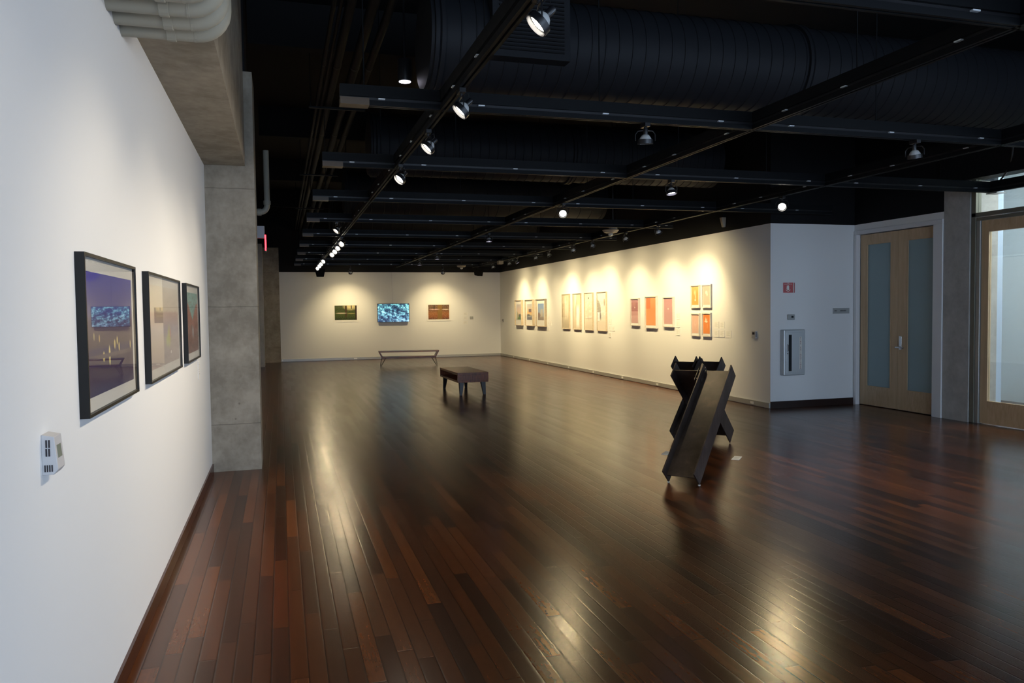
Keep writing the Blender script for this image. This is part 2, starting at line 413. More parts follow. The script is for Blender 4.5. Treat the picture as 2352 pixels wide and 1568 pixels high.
# ------------------------------------------------------------------ glazed door and transom
gz = MB()
gz.box((9.14, 8.37, 0), (9.24, 8.44, 3.36)); gz.box((9.14, 5.85, 2.83), (9.24, 8.44, 2.885)); gz.box((9.15, 5.85, 2.775), (9.23, 8.40, 2.82))
gz.box((9.14, 5.85, 0), (9.24, 5.92, 3.36))
struct('trim_3', gz, 'bronze', bevel=.004)
struct('trim_4', MB().box((9.15, 8.305, 0), (9.25, 8.368, 2.775)), 'alum', bevel=.006)
struct('window_2', MB().box((9.185, 5.92, 2.885), (9.195, 8.37, 3.36)), 'pane')
t = empty('door_3', (9.2, 7.7, 0), 'maple framed door with large clear pane at the right edge of the photo', 'door'); t['kind'] = 'structure'; off = (9.2, 7.7, 0)
b = MB(); b.box((9.175, 8.19, .012), (9.225, 8.30, 2.77)); b.box((9.175, 7.10, .012), (9.225, 7.24, 2.77)); b.build('stile', 'maple', t, off)
MB().box((9.175, 7.24, 2.615), (9.225, 8.19, 2.77)).build('top_rail', 'maplecut', t, off)
MB().box((9.175, 7.24, .012), (9.225, 8.19, .32)).build('bottom_rail', 'maplecut', t, off)
MB().box((9.195, 7.24, .32), (9.205, 8.19, 2.615)).build('clear_pane', 'pane', t, off)
struct('door_4', MB().box((9.175, 5.92, .012), (9.225, 7.095, 2.77)), 'maple')

# side room beyond the glass
struct('wall_side_room_end', MB().box((9.73, 10.2, 0), (11.7, 10.3, ZC)), 'bluewall')
struct('wall_side_room_right', MB().box((11.7, 2.9, 0), (11.8, 10.3, 2.42)).box((11.7, 2.9, 2.425), (11.8, 10.3, ZC)), 'panel')
struct('wall_side_room_left', MB().box((XD+.5, 8.45, 0), (XD+.6, 11.0, ZC)), 'bluewall')
struct('wall_side_room_near', MB().box((9.3, 2.85, 3.3), (11.8, 2.95, ZC)), 'white')
struct('ceiling_side_room', MB().box((9.3, 2.9, 4.2), (11.7, 10.2, 4.25)), 'white')
t = empty('added_ceiling_light', (10.6, 7.2, 4.2), 'unseen light panel added to brighten the side room beyond the glass door', 'light')  # added lamp, out of view, brightens the side room
MB().box((-.35, -1.2, -.06), (.35, 1.2, 0)).build('housing', 'casing', t)
MB().box((-.32, -1.17, -.07), (.32, 1.17, -.061)).build('diffuser', 'roomlamp', t)
tag(MB().box((11.68, 9.1, 1.05), (11.7, 9.22, 1.30)).build('wall_switch_plate', 'casing', bevel=.004), 'small white wall plate seen through the glass door', 'switch')

# ------------------------------------------------------------------ wall fittings by the double door
t = empty('fire_extinguisher_cabinet', (7.89, YS, .53), 'grey metal fire extinguisher cabinet with dark slot window on the white wall', 'cabinet')
MB().box((-.20, -.10, 0), (.20, 0, .735)).build('body', 'cab', t, bevel=.012)
d = MB().box((-.16, -.106, .04), (.155, -.099, .695)).build('door', 'cab', t, bevel=.002)
MB().box((-.115, -.109, .07), (-.06, -.104, .655)).build('slot_window', 'cabglass', d)
MB().tube([(-.135, -.105, .50), (-.135, -.125, .49), (-.135, -.125, .40), (-.135, -.105, .39)], .004).build('pull_handle', 'bolt', d, smooth=True)
MB().box((-.142, -.110, .345), (-.128, -.105, .365)).build('latch', 'bolt', d)
MB().box((.085, -.1095, .10), (.13, -.105, .62)).build('lettering_strip', 'signwhite', d)
for word, k in (('FIRE', 0), ('EXTINGUISHER', 5)):
    text_mesh('\n'.join(word), .034, 'redink', 'lettering', d, Matrix.Translation((.108, -.1105, .355-.0152*(2*k+len(word)-17))) @ Matrix.Rotation(PI/2, 4, 'X'), line=.895)

t = empty('fire_extinguisher_sign', (7.86, YS, 1.86), 'red projecting fire extinguisher sign high on the white wall', 'sign')
MB().hull([(-.115, 0, 0), (.045, -.045, 0), (.105, 0, 0)], [(-.115, 0, .16), (.045, -.045, .16), (.105, 0, .16)]).build('sign_body', 'red', t)
FM = Matrix.Translation((-.115, 0, 0)) @ Matrix.Rotation(math.atan2(-.045, .16), 4, 'Z')
def on_face(o): o.data.transform(FM); return o
on_face(MB().box((.160, -.003, 0), (.171, .002, .16)).build('edge_stripe', 'signwhite', t))
on_face(text_mesh('FIRE', .016, 'signwhite', 'lettering', t, Matrix.Translation((.083, -.001, .150)) @ Matrix.Rotation(PI/2, 4, 'X')))
on_face(text_mesh('EXTINGUISHER', .018, 'signwhite', 'lettering', t, Matrix.Translation((.083, -.001, .134)) @ Matrix.Rotation(PI/2, 4, 'X')))
def fl(*p): return [(x, .001, z) for x, z in p], [(x, -.002, z) for x, z in p]
b = MB(); b.box((.066, -.002, .040), (.098, .001, .108)).box((.075, -.002, .109), (.089, .001, .120))
b.hull(*fl((.055, .058), (.061, .058), (.068, .116), (.062, .116)))
b.hull(*fl((.045, .040), (.082, .012), (.082, .021), (.045, .050))); b.hull(*fl((.082, .012), (.119, .040), (.119, .050), (.082, .021)))
on_face(b.build('extinguisher_symbol', 'signwhite', t))

t = empty('wall_sensor', (7.885, YS, 1.42), 'small grey wall sensor between the red sign and the cabinet', 'sensor')
MB().box((-.065, -.03, 0), (.065, 0, .09)).build('body', 'plate', t, bevel=.01)
MB().box((-.005, -.034, .035), (.035, -.029, .065)).build('lens', 'cabglass', t)
t = empty('room_sign', (8.86, YS, 1.51), 'narrow grey name plate on the white wall left of the double door', 'sign')
MB().box((-.16, -.008, 0), (.16, 0, .092)).build('plate', 'plate', t)
b = MB()
for x in (-.135, -.118, -.101): b.box((x, -.0095, .038), (x+.012, -.0075, .056))
b.build('number', 'inkdark', t); b = MB()
for i in range(7): b.box((-.02+i*.017, -.0095, .036), (-.008+i*.017, -.0075, .058))
b.build('lettering', 'inkdark', t)

# ------------------------------------------------------------------ wall temperature sensor on the left wall
t = empty('wall_thermostat', (XL, 2.725, 1.155), 'pale grey thermostat with vent slots low on the white left wall', 'thermostat')
prof = [(0, 0), (.032, 0), (.045, .016), (.036, .118), (0, .126)]
b = MB(); b.hull([(x, -.04, z) for x, z in prof], [(x, .04, z) for x, z in prof]); b.build('shell', 'shell', t, bevel=.002)
b = MB()
for y, z in ((.012, .085), (.020, .085), (.0115, .058), (.0195, .058)): b.box((y, -.0415, z), (y+.0045, -.0395, z+.024))
b.build('upper_vent_slots', 'slot', t); b = MB()
for y in (.007, .0135, .020, .0265): b.box((y, -.0415, .010), (y+.0036, -.0395, .031))
b.build('lower_vent_slots', 'slot', t)
b = MB(); b.hull([(.0400, -.025, .050), (.0428, -.025, .050), (.0392, -.025, .090), (.0365, -.025, .090)], [(.0400, .02, .050), (.0428, .02, .050), (.0392, .02, .090), (.0365, .02, .090)]); b.build('display', 'lcd', t)

def small_thermostat(y, z, label):
    t = empty('wall_thermostat', (XR, y, z), label, 'thermostat')
    MB().box((-.03, -.055, -.06), (0, .055, .06)).build('shell', 'shell', t, bevel=.004)
    MB().box((-.033, -.03, 0), (-.029, .03, .04)).build('display', 'slot', t)
    MB().box((-.022, -.0575, -.04), (-.01, -.0545, .045)).build('vent_slots', 'slot', t)
small_thermostat(11.10, 1.18, 'beige thermostat alone at the near end of the right wall')
small_thermostat(26.23, 1.25, 'beige thermostat on the right wall beside the back corner')

# ------------------------------------------------------------------ pictures
def picture(name, label, cat, group, wall, c, hw, z0, z1, depth, fw, fmat, mmat, border, amat, glass=True, hang=0.):
    """wall: 'L' (faces +x), 'R' (faces -x), 'B' (faces -y); c = centre along the wall; border=(side, bottom, top)"""
    if wall == 'L': base = Vector((XL, c, (z0+z1)/2)); rz = PI/2
    elif wall == 'R': base = Vector((XR, c, (z0+z1)/2)); rz = -PI/2
    else: base = Vector((c, YB-.001, (z0+z1)/2)); rz = 0
    t = empty(name, base, label, cat, group, rz)     # local: wall plane y=0, picture faces -y
    H = (z1-z0)/2; d = depth
    if fmat:
        b = MB(); b.box((-hw, -d, -H), (-hw+fw, 0, H)); b.box((hw-fw, -d, -H), (hw, 0, H)); b.box((-hw+fw, -d, H-fw), (hw-fw, 0, H)); b.box((-hw+fw, -d, -H), (hw-fw, 0, -H+fw))
        b.build('frame', fmat, t)
    i = fw if fmat else 0; rec = d*.55 if fmat else d
    MB().box((-hw+i, -rec, -H+i), (hw-i, -.004 if fmat else 0, H-i)).build('mat_board' if fmat else 'paper_border', mmat, t)
    bs, bb, bt = border; e = rec+.0015
    MB().quad([(-hw+i+bs, -e, -H+i+bb), (hw-i-bs, -e, -H+i+bb), (hw-i-bs, -e, H-i-bt), (-hw+i+bs, -e, H-i-bt)]).build('print', amat, t)
    if glass: MB().quad([(-hw+i, -d+.004, -H+i), (hw-i, -d+.004, -H+i), (hw-i, -d+.004, H-i), (-hw+i, -d+.004, H-i)]).build('glass', 'glass', t)
    return t

night = art('blue_dusk_photograph', [(0, (.028, .022, .10)), (.16, (.035, .020, .08)), (.3, (.045, .028, .085)), (.36, (.02, .015, .12)), (.40, (.09, .055, .085)), (.6, (.10, .065, .13)), (.68, (.085, .075, .26)), (1, (.07, .075, .36))],
    [('e', .30, .30, .022, .04, (.85, .70, .25), .25), ('e', .42, .30, .018, .08, (.95, .80, .3), .2), ('e', .54, .39, .016, .04, (.8, .65, .25), .25), ('e', .60, .42, .014, .035, (.8, .65, .25), .25), ('e', .64, .36, .013, .04, (.8, .65, .25), .25), ('e', .93, .36, .013, .04, (.8, .65, .25), .25), ('e', .12, .48, .010, .03, (.6, .5, .25), .3), ('e', .22, .46, .010, .03, (.7, .5, .2), .3),
     ('r', .5, .305, .45, .018, (.14, .10, .13), .3), ('e', .0, 1.02, .28, .10, (.02, .02, .38), .1)], (.07, (3, 9, 1), 3))
haze = art('reflected_haze_photograph', [(0, (.46, .40, .37)), (.3, (.52, .45, .41)), (.45, (.46, .41, .44)), (.55, (.50, .40, .38)), (.66, (.52, .37, .31)), (.70, (.66, .57, .45)), (1, (.70, .64, .54))],  # pale print with the haze of the glass reflection put into its colours
    [('e', .62, .36, .05, .12, (.60, .58, .25), .5), ('e', .55, .30, .04, .06, (.55, .58, .3), .5), ('r', .66, .40, .02, .05, (.65, .35, .3), .5), ('e', .68, .14, .02, .02, (.9, .85, .8), .2)], (.05, (4, 2, 1), 3))
rocks = art('red_canyon_photograph', [(0, (.16, .045, .030)), (.3, (.22, .065, .035)), (.55, (.33, .09, .045)), (.8, (.40, .12, .07)), (1, (.42, .13, .08))],
    [('d', .5, 1.0, .56, .46, (.22, .46, .42), .06), ('r', .5, 1.02, .6, .2, (.24, .48, .44), .05), ('n', 7, 5, 3, .56, (.10, .035, .025), .6), ('n', 9, 4, 4, .60, (.50, .20, .12), .5), ('e', .52, .34, .06, .09, (.42, .42, .42), .4), ('e', .40, .42, .07, .05, (.12, .05, .04), .3)], (.25, (4, 4, 1), 3))
for nm, lb, y0, y1, am, br in (
    ('framed_photograph', 'black framed photograph of a blue dusk scene, nearest the camera on the left wall', 3.168, 4.21, night, (.05, .055, .055)),
    ('framed_photograph', 'middle black framed pale peach photograph on the left wall, reflected haze painted in', 4.60, 5.98, haze, (.06, .055, .055)),
    ('framed_photograph', 'black framed photograph of red rocks under teal sky, next to the concrete column', 6.36, 7.31, rocks, (.05, .055, .055))):
    picture(nm, lb, 'picture', 'black framed photographs on the left wall', 'L', (y0+y1)/2, (y1-y0)/2, 1.265, 1.881, .034, .012, 'frameblack', 'matboard', br, am)

def card(wall, c, z, w, h, label, group, lines=True, m='card'):
    if wall == 'R': t = empty('label_card', (XR, c, z), label, 'label', group, -PI/2)
    elif wall == 'L': t = empty('label_card', (XL, c, z), label, 'label', group, PI/2)
    else: t = empty('label_card', (c, YB, z), label, 'label', group, 0)
    MB().box((-w/2, -.006, -h/2), (w/2, 0, h/2)).build('card', m, t)
    b = MB()
    for k in range(5):
        zz = h/2-h*(.18+.13*k); b.box((-w*.38, -.0068, zz-.002), (w*(.1 if k % 2 else .3), -.0055, zz+.002))
    b.build('text_lines', 'ink', t)
card('L', 7.40, 1.14, .10, .16, 'small white label card on the left wall right of the red rocks picture', None)

# right wall, group A: townscapes
A = [(23.86, 24.59, art('meadow_photograph', [(0, (.05, .16, .03)), (.24, (.07, .19, .04)), (.27, (.62, .55, .40)), (.45, (.75, .58, .45)), (.7, (.70, .55, .52)), (1, (.52, .52, .58))],
        [('d', .05, .25, .5, .33, (.42, .40, .24), .05), ('e', .78, .27, .28, .09, (.05, .07, .08), .1)]), 'white framed photo of a green meadow under pink sky, nearest the back corner'),
     (22.70, 23.49, art('roadside_photograph', [(0, (.09, .10, .16)), (.25, (.14, .15, .2)), (.3, (.60, .45, .22)), (.5, (.80, .52, .22)), (.75, (.62, .55, .48)), (1, (.45, .50, .56))],
        [('r', .62, .58, .28, .10, (.14, .10, .12), .05), ('r', .6, .48, .3, .02, (.6, .2, .06), .1), ('e', .3, .3, .3, .06, (.10, .11, .14), .1), ('e', .55, .2, .4, .025, (.4, .45, .45), .2)]), 'white framed photo of a dark roadside board at orange sunset'),
     (21.55, 22.39, art('skyline_photograph', [(0, (.20, .15, .13)), (.2, (.27, .22, .19)), (.36, (.30, .30, .34)), (.45, (.25, .36, .52)), (1, (.14, .28, .60))],
        [('r', .5, .42, .07, .22, (.5, .45, .35), .1), ('r', .70, .45, .08, .22, (.48, .43, .35), .1), ('d', .15, .3, .3, .2, (.20, .13, .12), .1), ('r', .9, .3, .12, .1, (.25, .3, .36), .1)]), 'white framed photo of a city skyline under blue sky')]
for y0, y1, am, lb in A:
    picture('framed_photograph', lb, 'picture', 'townscapes at the back of the right wall', 'R', (y0+y1)/2, (y1-y0)/2, 1.12, 1.945, .075, .018, 'framemaple', 'matwhite', (.13, .17, .12), am)
# group B: tall pale pictures
B = [(19.62, 20.19, art('pale_interior_photograph', [(0, (.55, .47, .33)), (.5, (.70, .62, .46)), (1, (.72, .62, .45))], [('r', .42, .62, .07, .28, (.95, .9, .8), .4), ('r', .62, .55, .14, .22, (.9, .85, .72), .4), ('r', .03, .5, .035, .5, (.35, .32, .24), .2), ('r', .22, .8, .06, .2, (.58, .48, .30), .4)]), 'tall pale framed picture with a white light band, furthest of four'),
     (18.80, 19.35, art('corridor_photograph', [(0, (.66, .56, .40)), (.4, (.78, .68, .52)), (1, (.72, .60, .42))], [('r', .42, .6, .08, .24, (.36, .27, .18), .3), ('r', .62, .35, .2, .30, (.97, .95, .9), .25), ('r', .3, .9, .12, .2, (.9, .85, .72), .4), ('r', .95, .3, .07, .14, (.6, .46, .32), .3)]), 'tall pale framed picture with a narrow brown slit, second of four'),
     (17.98, 18.55, art('white_room_photograph', [(0, (.80, .70, .55)), (.3, (.86, .80, .66)), (1, (.90, .87, .76))], [('r', .50, .87, .05, .022, (.12, .11, .09), .1), ('r', .5, .33, .06, .06, (.62, .48, .36), .5), ('r', .5, .50, .40, .20, (.88, .80, .62), .3), ('r', .5, .30, .40, .012, (.72, .6, .45), .4)]), 'tall pale framed picture with a tiny dark square near its top, third of four'),
     (17.14, 17.71, art('archway_photograph', [(0, (.82, .70, .56)), (.25, (.88, .80, .68)), (.4, (.90, .86, .74)), (1, (.92, .88, .78))], [('e', -.15, .50, .56, .34, (.42, .40, .33), .03), ('r', .10, .36, .16, .12, (.95, .96, .95), .1), ('r', .80, .74, .06, .09, (.45, .36, .25), .2), ('e', .38, .36, .05, .10, (.28, .25, .2), .2), ('r', .5, .10, .6, .13, (.86, .76, .64), .1)]), 'tall pale framed picture of a grey arch, nearest of four')]
for y0, y1, am, lb in B:
    picture('framed_photograph', lb, 'picture', 'four tall pale pictures on the right wall', 'R', (y0+y1)/2, (y1-y0)/2, 1.09, 2.045, .04, .014, 'framemaple', 'matwhite', (.008, .008, .008), am)
# group C
MAUVE = (.50, .26, .27); ORANGE = (.78, .26, .085); PINK = (.72, .42, .37)
C = [(15.36, 15.79, 1.25, 1.86, art('mauve_print', [(0, (.62, .37, .36)), (.5, (.62, .36, .36)), (.505, (.43, .20, .22)), (1, (.43, .21, .24))], [('e', .48, .66, .05, .02, (.9, .8, .7), .3), ('e', .42, .72, .03, .01, (.8, .65, .6), .3)]), 'white framed print half dark and half pale mauve, left of the large orange print'),
     (14.54, 15.07, 1.21, 1.89, art('orange_print', [(0, (.80, .34, .12)), (.55, (.78, .27, .08)), (1, (.80, .34, .13))], [('r', .20, .80, .24, .20, (.62, .17, .045), .02), ('n', 6, 12, 6, .63, (.85, .5, .38), .8)], (.1, (3, 3, 1), 3)), 'largest white framed orange print, between two mauve prints'),
     (13.82, 14.26, 1.25, 1.86, art('rose_print', [(0, (.66, .38, .37)), (1, (.58, .32, .33))], [('e', .48, .60, .05, .035, (.95, .85, .75), .4)]), 'white framed plain mauve print with a small white dot, right of the large orange print')]
for y0, y1, z0, z1, am, lb in C:
    picture('framed_print', lb, 'picture', 'three prints in the middle of the right wall', 'R', (y0+y1)/2, (y1-y0)/2, z0, z1, .045, .022, 'framewhite', 'matwhite', (.018, .04, .015), am)
WHT = (.90, .84, .66)
D = [(12.83, 13.15, 1.63, 2.06, art('orange_onion_print', [(0, (.82, .38, .11)), (.6, (.82, .36, .11)), (1, (.86, .46, .17))], [('r', .5, .52, .035, .22, WHT, .5), ('e', .5, .27, .09, .05, WHT, .2), ('e', .45, .68, .13, .12, (.88, .62, .33), .5)]), 'small orange print with a pale onion shape, upper left of four'),
     (12.42, 12.74, 1.63, 2.06, art('pink_flower_print', [(0, (.78, .50, .40)), (1, (.74, .42, .36))], [('e', .45, .66, .15, .09, WHT, .2), ('e', .55, .55, .10, .08, (.88, .75, .62), .4)]), 'small pink print with a pale flower, upper right of four'),
     (12.83, 13.14, 1.10, 1.53, art('pale_pink_print', [(0, (.78, .50, .40)), (1, (.74, .46, .36))], [('e', .48, .55, .16, .2, (.78, .54, .44), .4), ('e', .5, .6, .1, .1, (.75, .48, .39), .3)]), 'small faint pink print, lower left of four'),
     (12.43, 12.74, 1.10, 1.54, art('orange_leaf_print', [(0, (.84, .30, .09)), (1, (.80, .24, .055))], [('d', .36, .72, .06, .17, WHT, .1), ('d', .52, .70, .05, .14, WHT, .1), ('d', .28, .64, .10, .05, WHT, .1), ('d', .50, .62, .20, .05, WHT, .1), ('r', .6, .4, .04, .10, (.88, .42, .18), .5)]), 'small deep orange print with white leaves, lower right of four')]
for y0, y1, z0, z1, am, lb in D:
    picture('framed_print', lb, 'picture', 'four small prints near the front of the right wall', 'R', (y0+y1)/2, (y1-y0)/2, z0, z1, .036, .02, 'framewhite', 'matwhite', (.014, .035, .012), am)
# label cards on the right wall
cg = 'label cards on the right wall'
card('R', 21.39, 1.38, .13, .125, 'top white label card beside the skyline photo', cg)
card('R', 21.39, 1.23, .13, .125, 'middle white label card beside the skyline photo', cg)
card('R', 21.39, 1.07, .13, .125, 'bottom white label card beside the skyline photo', cg)
card('R', 21.20, 1.23, .13, .125, 'single outer label card of the skyline group', cg)
for z, s in ((1.477, 'topmost'), (1.325, 'second'), (1.165, 'third'), (1.005, 'lowest')):
    card('R', 16.98, z, .15, .12, '%s white label card in the column beside the arch picture' % s, cg)
card('R', 16.78, 1.165, .15, .12, 'single outer label card beside the arch picture', cg)
for z, s in ((1.473, 'top'), (1.31, 'middle'), (1.155, 'bottom')):
    card('R', 13.685, z, .155, .13, '%s white label card beside the plain mauve print' % s, cg)
card('R', 12.275, 1.32, .155, .12, 'upper left label card beside the white leaves print', cg)
card('R', 12.09, 1.32, .155, .12, 'upper right label card beside the white leaves print', cg)
card('R', 12.275, 1.165, .155, .125, 'lower left label card beside the white leaves print', cg)
card('R', 12.09, 1.165, .155, .125, 'lower middle label card beside the white leaves print', cg)
card('R', 11.885, 1.165, .165, .125, 'lower right label card of the leaves print group, nearest the camera', cg)

# back wall
forest = art('dark_forest_photograph', [(0, (.010, .018, .006)), (.25, (.035, .05, .010)), (.45, (.05, .07, .014)), (.7, (.03, .045, .012)), (1, (.06, .07, .03))],
    [('n', 6, 8, 4, .56, (.10, .13, .03), .7), ('e', .72, .95, .26, .22, (.62, .52, .26), .5), ('r', .51, .6, .045, .4, (.05, .028, .010), .15), ('e', .3, .47, .22, .03, (.55, .45, .36), .3), ('e', .75, .45, .17, .015, (.40, .35, .15), .3), ('r', .97, .5, .035, .5, (.02, .006, .005), .1), ('r', .76, .88, .02, .12, (.03, .03, .02), .2)], (.3, (5, 5, 1), 3))
autumn = art('orange_forest_photograph', [(0, (.06, .02, .015)), (.15, (.22, .06, .015)), (.4, (.28, .10, .025)), (.7, (.10, .05, .025)), (1, (.07, .05, .03))],
    [('n', 6, 6, 5, .55, (.40, .16, .05), .6), ('n', 3, 14, 6, .61, (.60, .52, .45), .8), ('r', .55, .5, .11, .5, (.22, .12, .03), .1), ('e', .3, .69, .22, .03, (.62, .42, .38), .4), ('e', .82, .68, .15, .025, (.66, .56, .45), .4), ('r', .28, .85, .02, .16, (.03, .02, .012), .2)], (.35, (6, 6, 1), 3))
picture('unframed_photograph', 'dark green forest photograph with white border on the back wall, left of the screen', 'picture', 'forest photographs on the back wall', 'B', 2.09, .43, 1.285, 1.905, .012, 0, None, 'matwhite', (.065, .07, .06), forest, glass=False)
picture('unframed_photograph', 'orange brown forest photograph with white border on the back wall, right of the screen', 'picture', 'forest photographs on the back wall', 'B', 5.275, .425, 1.27, 1.89, .012, 0, None, 'matwhite', (.055, .06, .055), autumn, glass=False)
screen = art('leafy_video_image', [(.36, (.010, .014, .035)), (.48, (.045, .09, .15)), (.57, (.20, .48, .52)), (.70, (.85, .92, 1.0))],
    [], None, emit=1.5)
g = NG(screen); rampn = [n for n in screen.node_tree.nodes if n.type == 'VALTORGB'][0]
uv = g.coords('UV')
n1 = g.new('ShaderNodeTexNoise'); g.put(n1.inputs['Vector'], g.scale(uv, (5, 3.4, 1))); n1.inputs['Scale'].default_value = 1.7; n1.inputs['Detail'].default_value = 7; n1.inputs['Roughness'].default_value = .72; n1.inputs['Distortion'].default_value = .35
n2 = g.noise(g.scale(uv, (1, 1, 1)), 2.0, 2); vv = g.sep(uv)[1]
g.put(rampn.inputs[0], g.math('ADD', n1.outputs[0], g.math('MULTIPLY', g.math('SUBTRACT', n2, .5), .35)))
tt = g.mix(g.math('MULTIPLY', vv, 1.), (.72, .66, 1.0), (.62, 1.0, .95))
mmx = g.new('ShaderNodeMix', data_type='RGBA', blend_type='MULTIPLY'); g.put(mmx.inputs[0], .8); g.put(mmx.inputs[6], rampn.outputs[0]); g.put(mmx.inputs[7], tt)
g.put(g.b.inputs['Emission Color'], mmx.outputs[2])
t = empty('television', (3.682, YB, 1.575), 'flat television showing bright teal foliage in the middle of the back wall', 'television')
MB().box((-.30, -.06, -.2), (.30, 0, .2)).build('wall_bracket', 'bezel', t)
MB().box((-.545, -.11, -.318), (.545, -.06, .318)).build('bezel', 'bezel', t, bevel=.006)
MB().quad([(-.53, -.1115, -.303), (.53, -.1115, -.303), (.53, -.1115, .303), (-.53, -.1115, .303)]).build('screen', screen, t)
tag(MB().box((3.66, YB-.012, 1.89), (3.675, YB, ZT)).build('cable_cover', 'casing'), 'thin painted cable cover running up the wall above the television', 'cable cover')
cb = 'label cards on the back wall'
for z, s in ((1.50, 'top'), (1.355, 'middle'), (1.20, 'bottom')): card('B', 6.235, z, .165, .12, '%s label card in the column right of the orange forest photograph' % s, cb)
card('B', 6.45, 1.36, .12, .10, 'grey outer label card near the right end of the back wall', cb, m='plate')

# ------------------------------------------------------------------ benches
t = empty('wooden_bench', (3.215, 14.45, 0), 'solid walnut box bench with open side and black tapered legs, nearer of two benches', 'bench', None, math.radians(1.1))
W_, L_ = .61, 1.58
MB().box((0, 0, .395), (W_, L_, .44)).build('seat', 'walnut2', t, bevel=.002)
MB().box((.0, .0, .25), (W_, L_, .29)).build('lower_shelf', 'walnut2', t, bevel=.002)
MB().box((0, 0, .291), (W_, .04, .394)).build('end_panel', 'walnut2', t)
MB().box((0, L_-.04, .291), (W_, L_, .394)).build('end_panel', 'walnut2', t)
for x, y, sx, sy in ((.09, .09, -1, -1), (W_-.09, .09, 1, -1), (.09, L_-.11, -1, 1), (W_-.09, L_-.11, 1, 1)):
    b = MB(); a = .045; c = .024; dx = sx*.02; dy = sy*.035
    b.hull([(x+dx-c, y+dy-c, 0), (x+dx+c, y+dy-c, 0), (x+dx+c, y+dy+c, 0), (x+dx-c, y+dy+c, 0)], [(x-a, y-a, .25), (x+a, y-a, .25), (x+a, y+a, .25), (x-a, y+a, .25)])
    b.build('leg', 'lampblack', t, bevel=.003)
t = empty('wooden_bench', (2.72, 22.95, 0), 'long walnut bench with slanted ends and thin hairpin legs, in front of the back wall', 'bench', None, math.radians(-6.5))
LB = 1.80; DB = .42; T = .035
MB().hull([(.012, 0, .415), (LB-.012, 0, .415), (LB-.012, DB, .415), (.012, DB, .415)], [(0, 0, .45), (LB, 0, .45), (LB, DB, .45), (0, DB, .45)]).build('seat', 'walnut', t)
MB().hull([(.10, 0, .24), (LB-.10, 0, .24), (LB-.10, DB, .24), (.10, DB, .24)], [(.082, 0, .285), (LB-.082, 0, .285), (LB-.082, DB, .285), (.082, DB, .285)]).build('lower_shelf', 'walnut', t)
for s in (0, 1):
    X = lambda v: LB-v if s else v
    MB().hull([(X(.083), 0, .2855), (X(.125), 0, .2855), (X(.125), DB, .2855), (X(.083), DB, .2855)], [(X(.014), 0, .4145), (X(.056), 0, .4145), (X(.056), DB, .4145), (X(.014), DB, .4145)]).build('end_panel', 'walnut', t)
    for y, sy in ((.05, -1), (DB-.05, 1)):
        b = MB(); zz = .006
        b.tube([(X(.10), y, .24), (X(.055), y+sy*.02, .015), (X(.07), y+sy*.02, zz), (X(.085), y+sy*.02, .015), (X(.22), y, .24)], .006, 8)
        b.box((X(.16)-.075, y-.03, .236), (X(.16)+.075, y+.03, .24)).build('leg', 'lampblack', t, smooth=True)

# ------------------------------------------------------------------ steel beam sculptures
def ibeam(P, d, n, a, u, side, wt=.009):
    """P: floor corner; beam spans P..P+u*d*side; n flange width vector, a length vector"""
    P = Vector(P); n = Vector(n); a = Vector(a); u = Vector(u)
    b = MB()
    for s0 in (0., d-.013):
        p = P+u*side*s0; q = u*side*.013
        b.hull([p, p+q, p+q+n, p+n], [p+a, p+q+a, p+q+n+a, p+n+a])
    p = P+u*side*.013+n*.47; q = u*side*(d-.026); k = n*.06
    b.hull([p+a*.012, p+q+a*.012, p+q+k+a*.012, p+k+a*.012], [p+a*.988, p+q+a*.988, p+q+k+a*.988, p+k+a*.988])
    return b
def sculpture(label, x, y, th, d, na, nb, L, t, B, g):
    u = Vector((math.cos(th), math.sin(th), 0)); l = Vector((-math.sin(th), math.cos(th), 0)); z = Vector((0, 0, 1))
    r = empty('steel_beam_sculpture', (x, y, 0), label, 'sculpture'); off = (x, y, 0)
    P = Vector((x, y, 0.004))
    a1 = (l*math.sin(t)+z*math.cos(t))*L; n1 = -l*na+z*nb
    Q = P+l*B-u*g; a2 = (-l*math.sin(t)+z*math.cos(t))*L; n2 = l*na+z*nb
    ibeam(P, d, n1, a1, u, 1).build('steel_beam', 'steel', r, off, bevel=.0015)
    ibeam(Q, d, n2, a2, u, -1).build('steel_beam', 'steel', r, off, bevel=.0015)
    # bolted plates where the flanges meet
    top = P+a1*.93+n1*.5
    pl = MB(); e1 = a1.normalized()*.11; e2 = Vector(n1).normalized()*.055; w_ = u*.008
    c = top+u*.0135
    pl.hull([c-e1-e2, c+e1-e2, c+e1+e2, c-e1+e2], [c-e1-e2+w_, c+e1-e2+w_, c+e1+e2+w_, c-e1+e2+w_]).build('joint_plate', 'steel', r, off, bevel=.001)
    c = top-u*(g+.0135)
    pl = MB(); pl.hull([c-e1-e2, c+e1-e2, c+e1+e2, c-e1+e2], [c-e1-e2-w_, c+e1-e2-w_, c+e1+e2-w_, c-e1+e2-w_]).build('joint_plate', 'steel', r, off, bevel=.001)
    for k in (-.07, .05):
        for m_ in (-.03, .03):
            c = top+a1.normalized()*k+Vector(n1).normalized()*m_
            MB().lathe([(.014, -(g+.03)), (.014, -.003), (.009, -.003), (.009, .020), (.016, .020), (.016, .034)], u, c, 6).build('bolt', 'bolt', r, off)
    for k in (0, 1):
        c = P+u*(k*d)*.98+(u*.006 if not k else u*0)
        MB().cyl((c.x, c.y, 0), (c.x, c.y, .006), .012).build('foot_pad', 'outlet', r, off)
sculpture('pair of crossed dark steel I beams, front sculpture nearest the camera', 3.465, 6.522, -.823, .307, .171, .13, 1.575, .957, 2.346, .03)
sculpture('pair of crossed dark steel I beams, rear sculpture behind the first', 4.664, 8.612, -.847, .307, .171, .13, 1.432, .937, 1.95, .03)
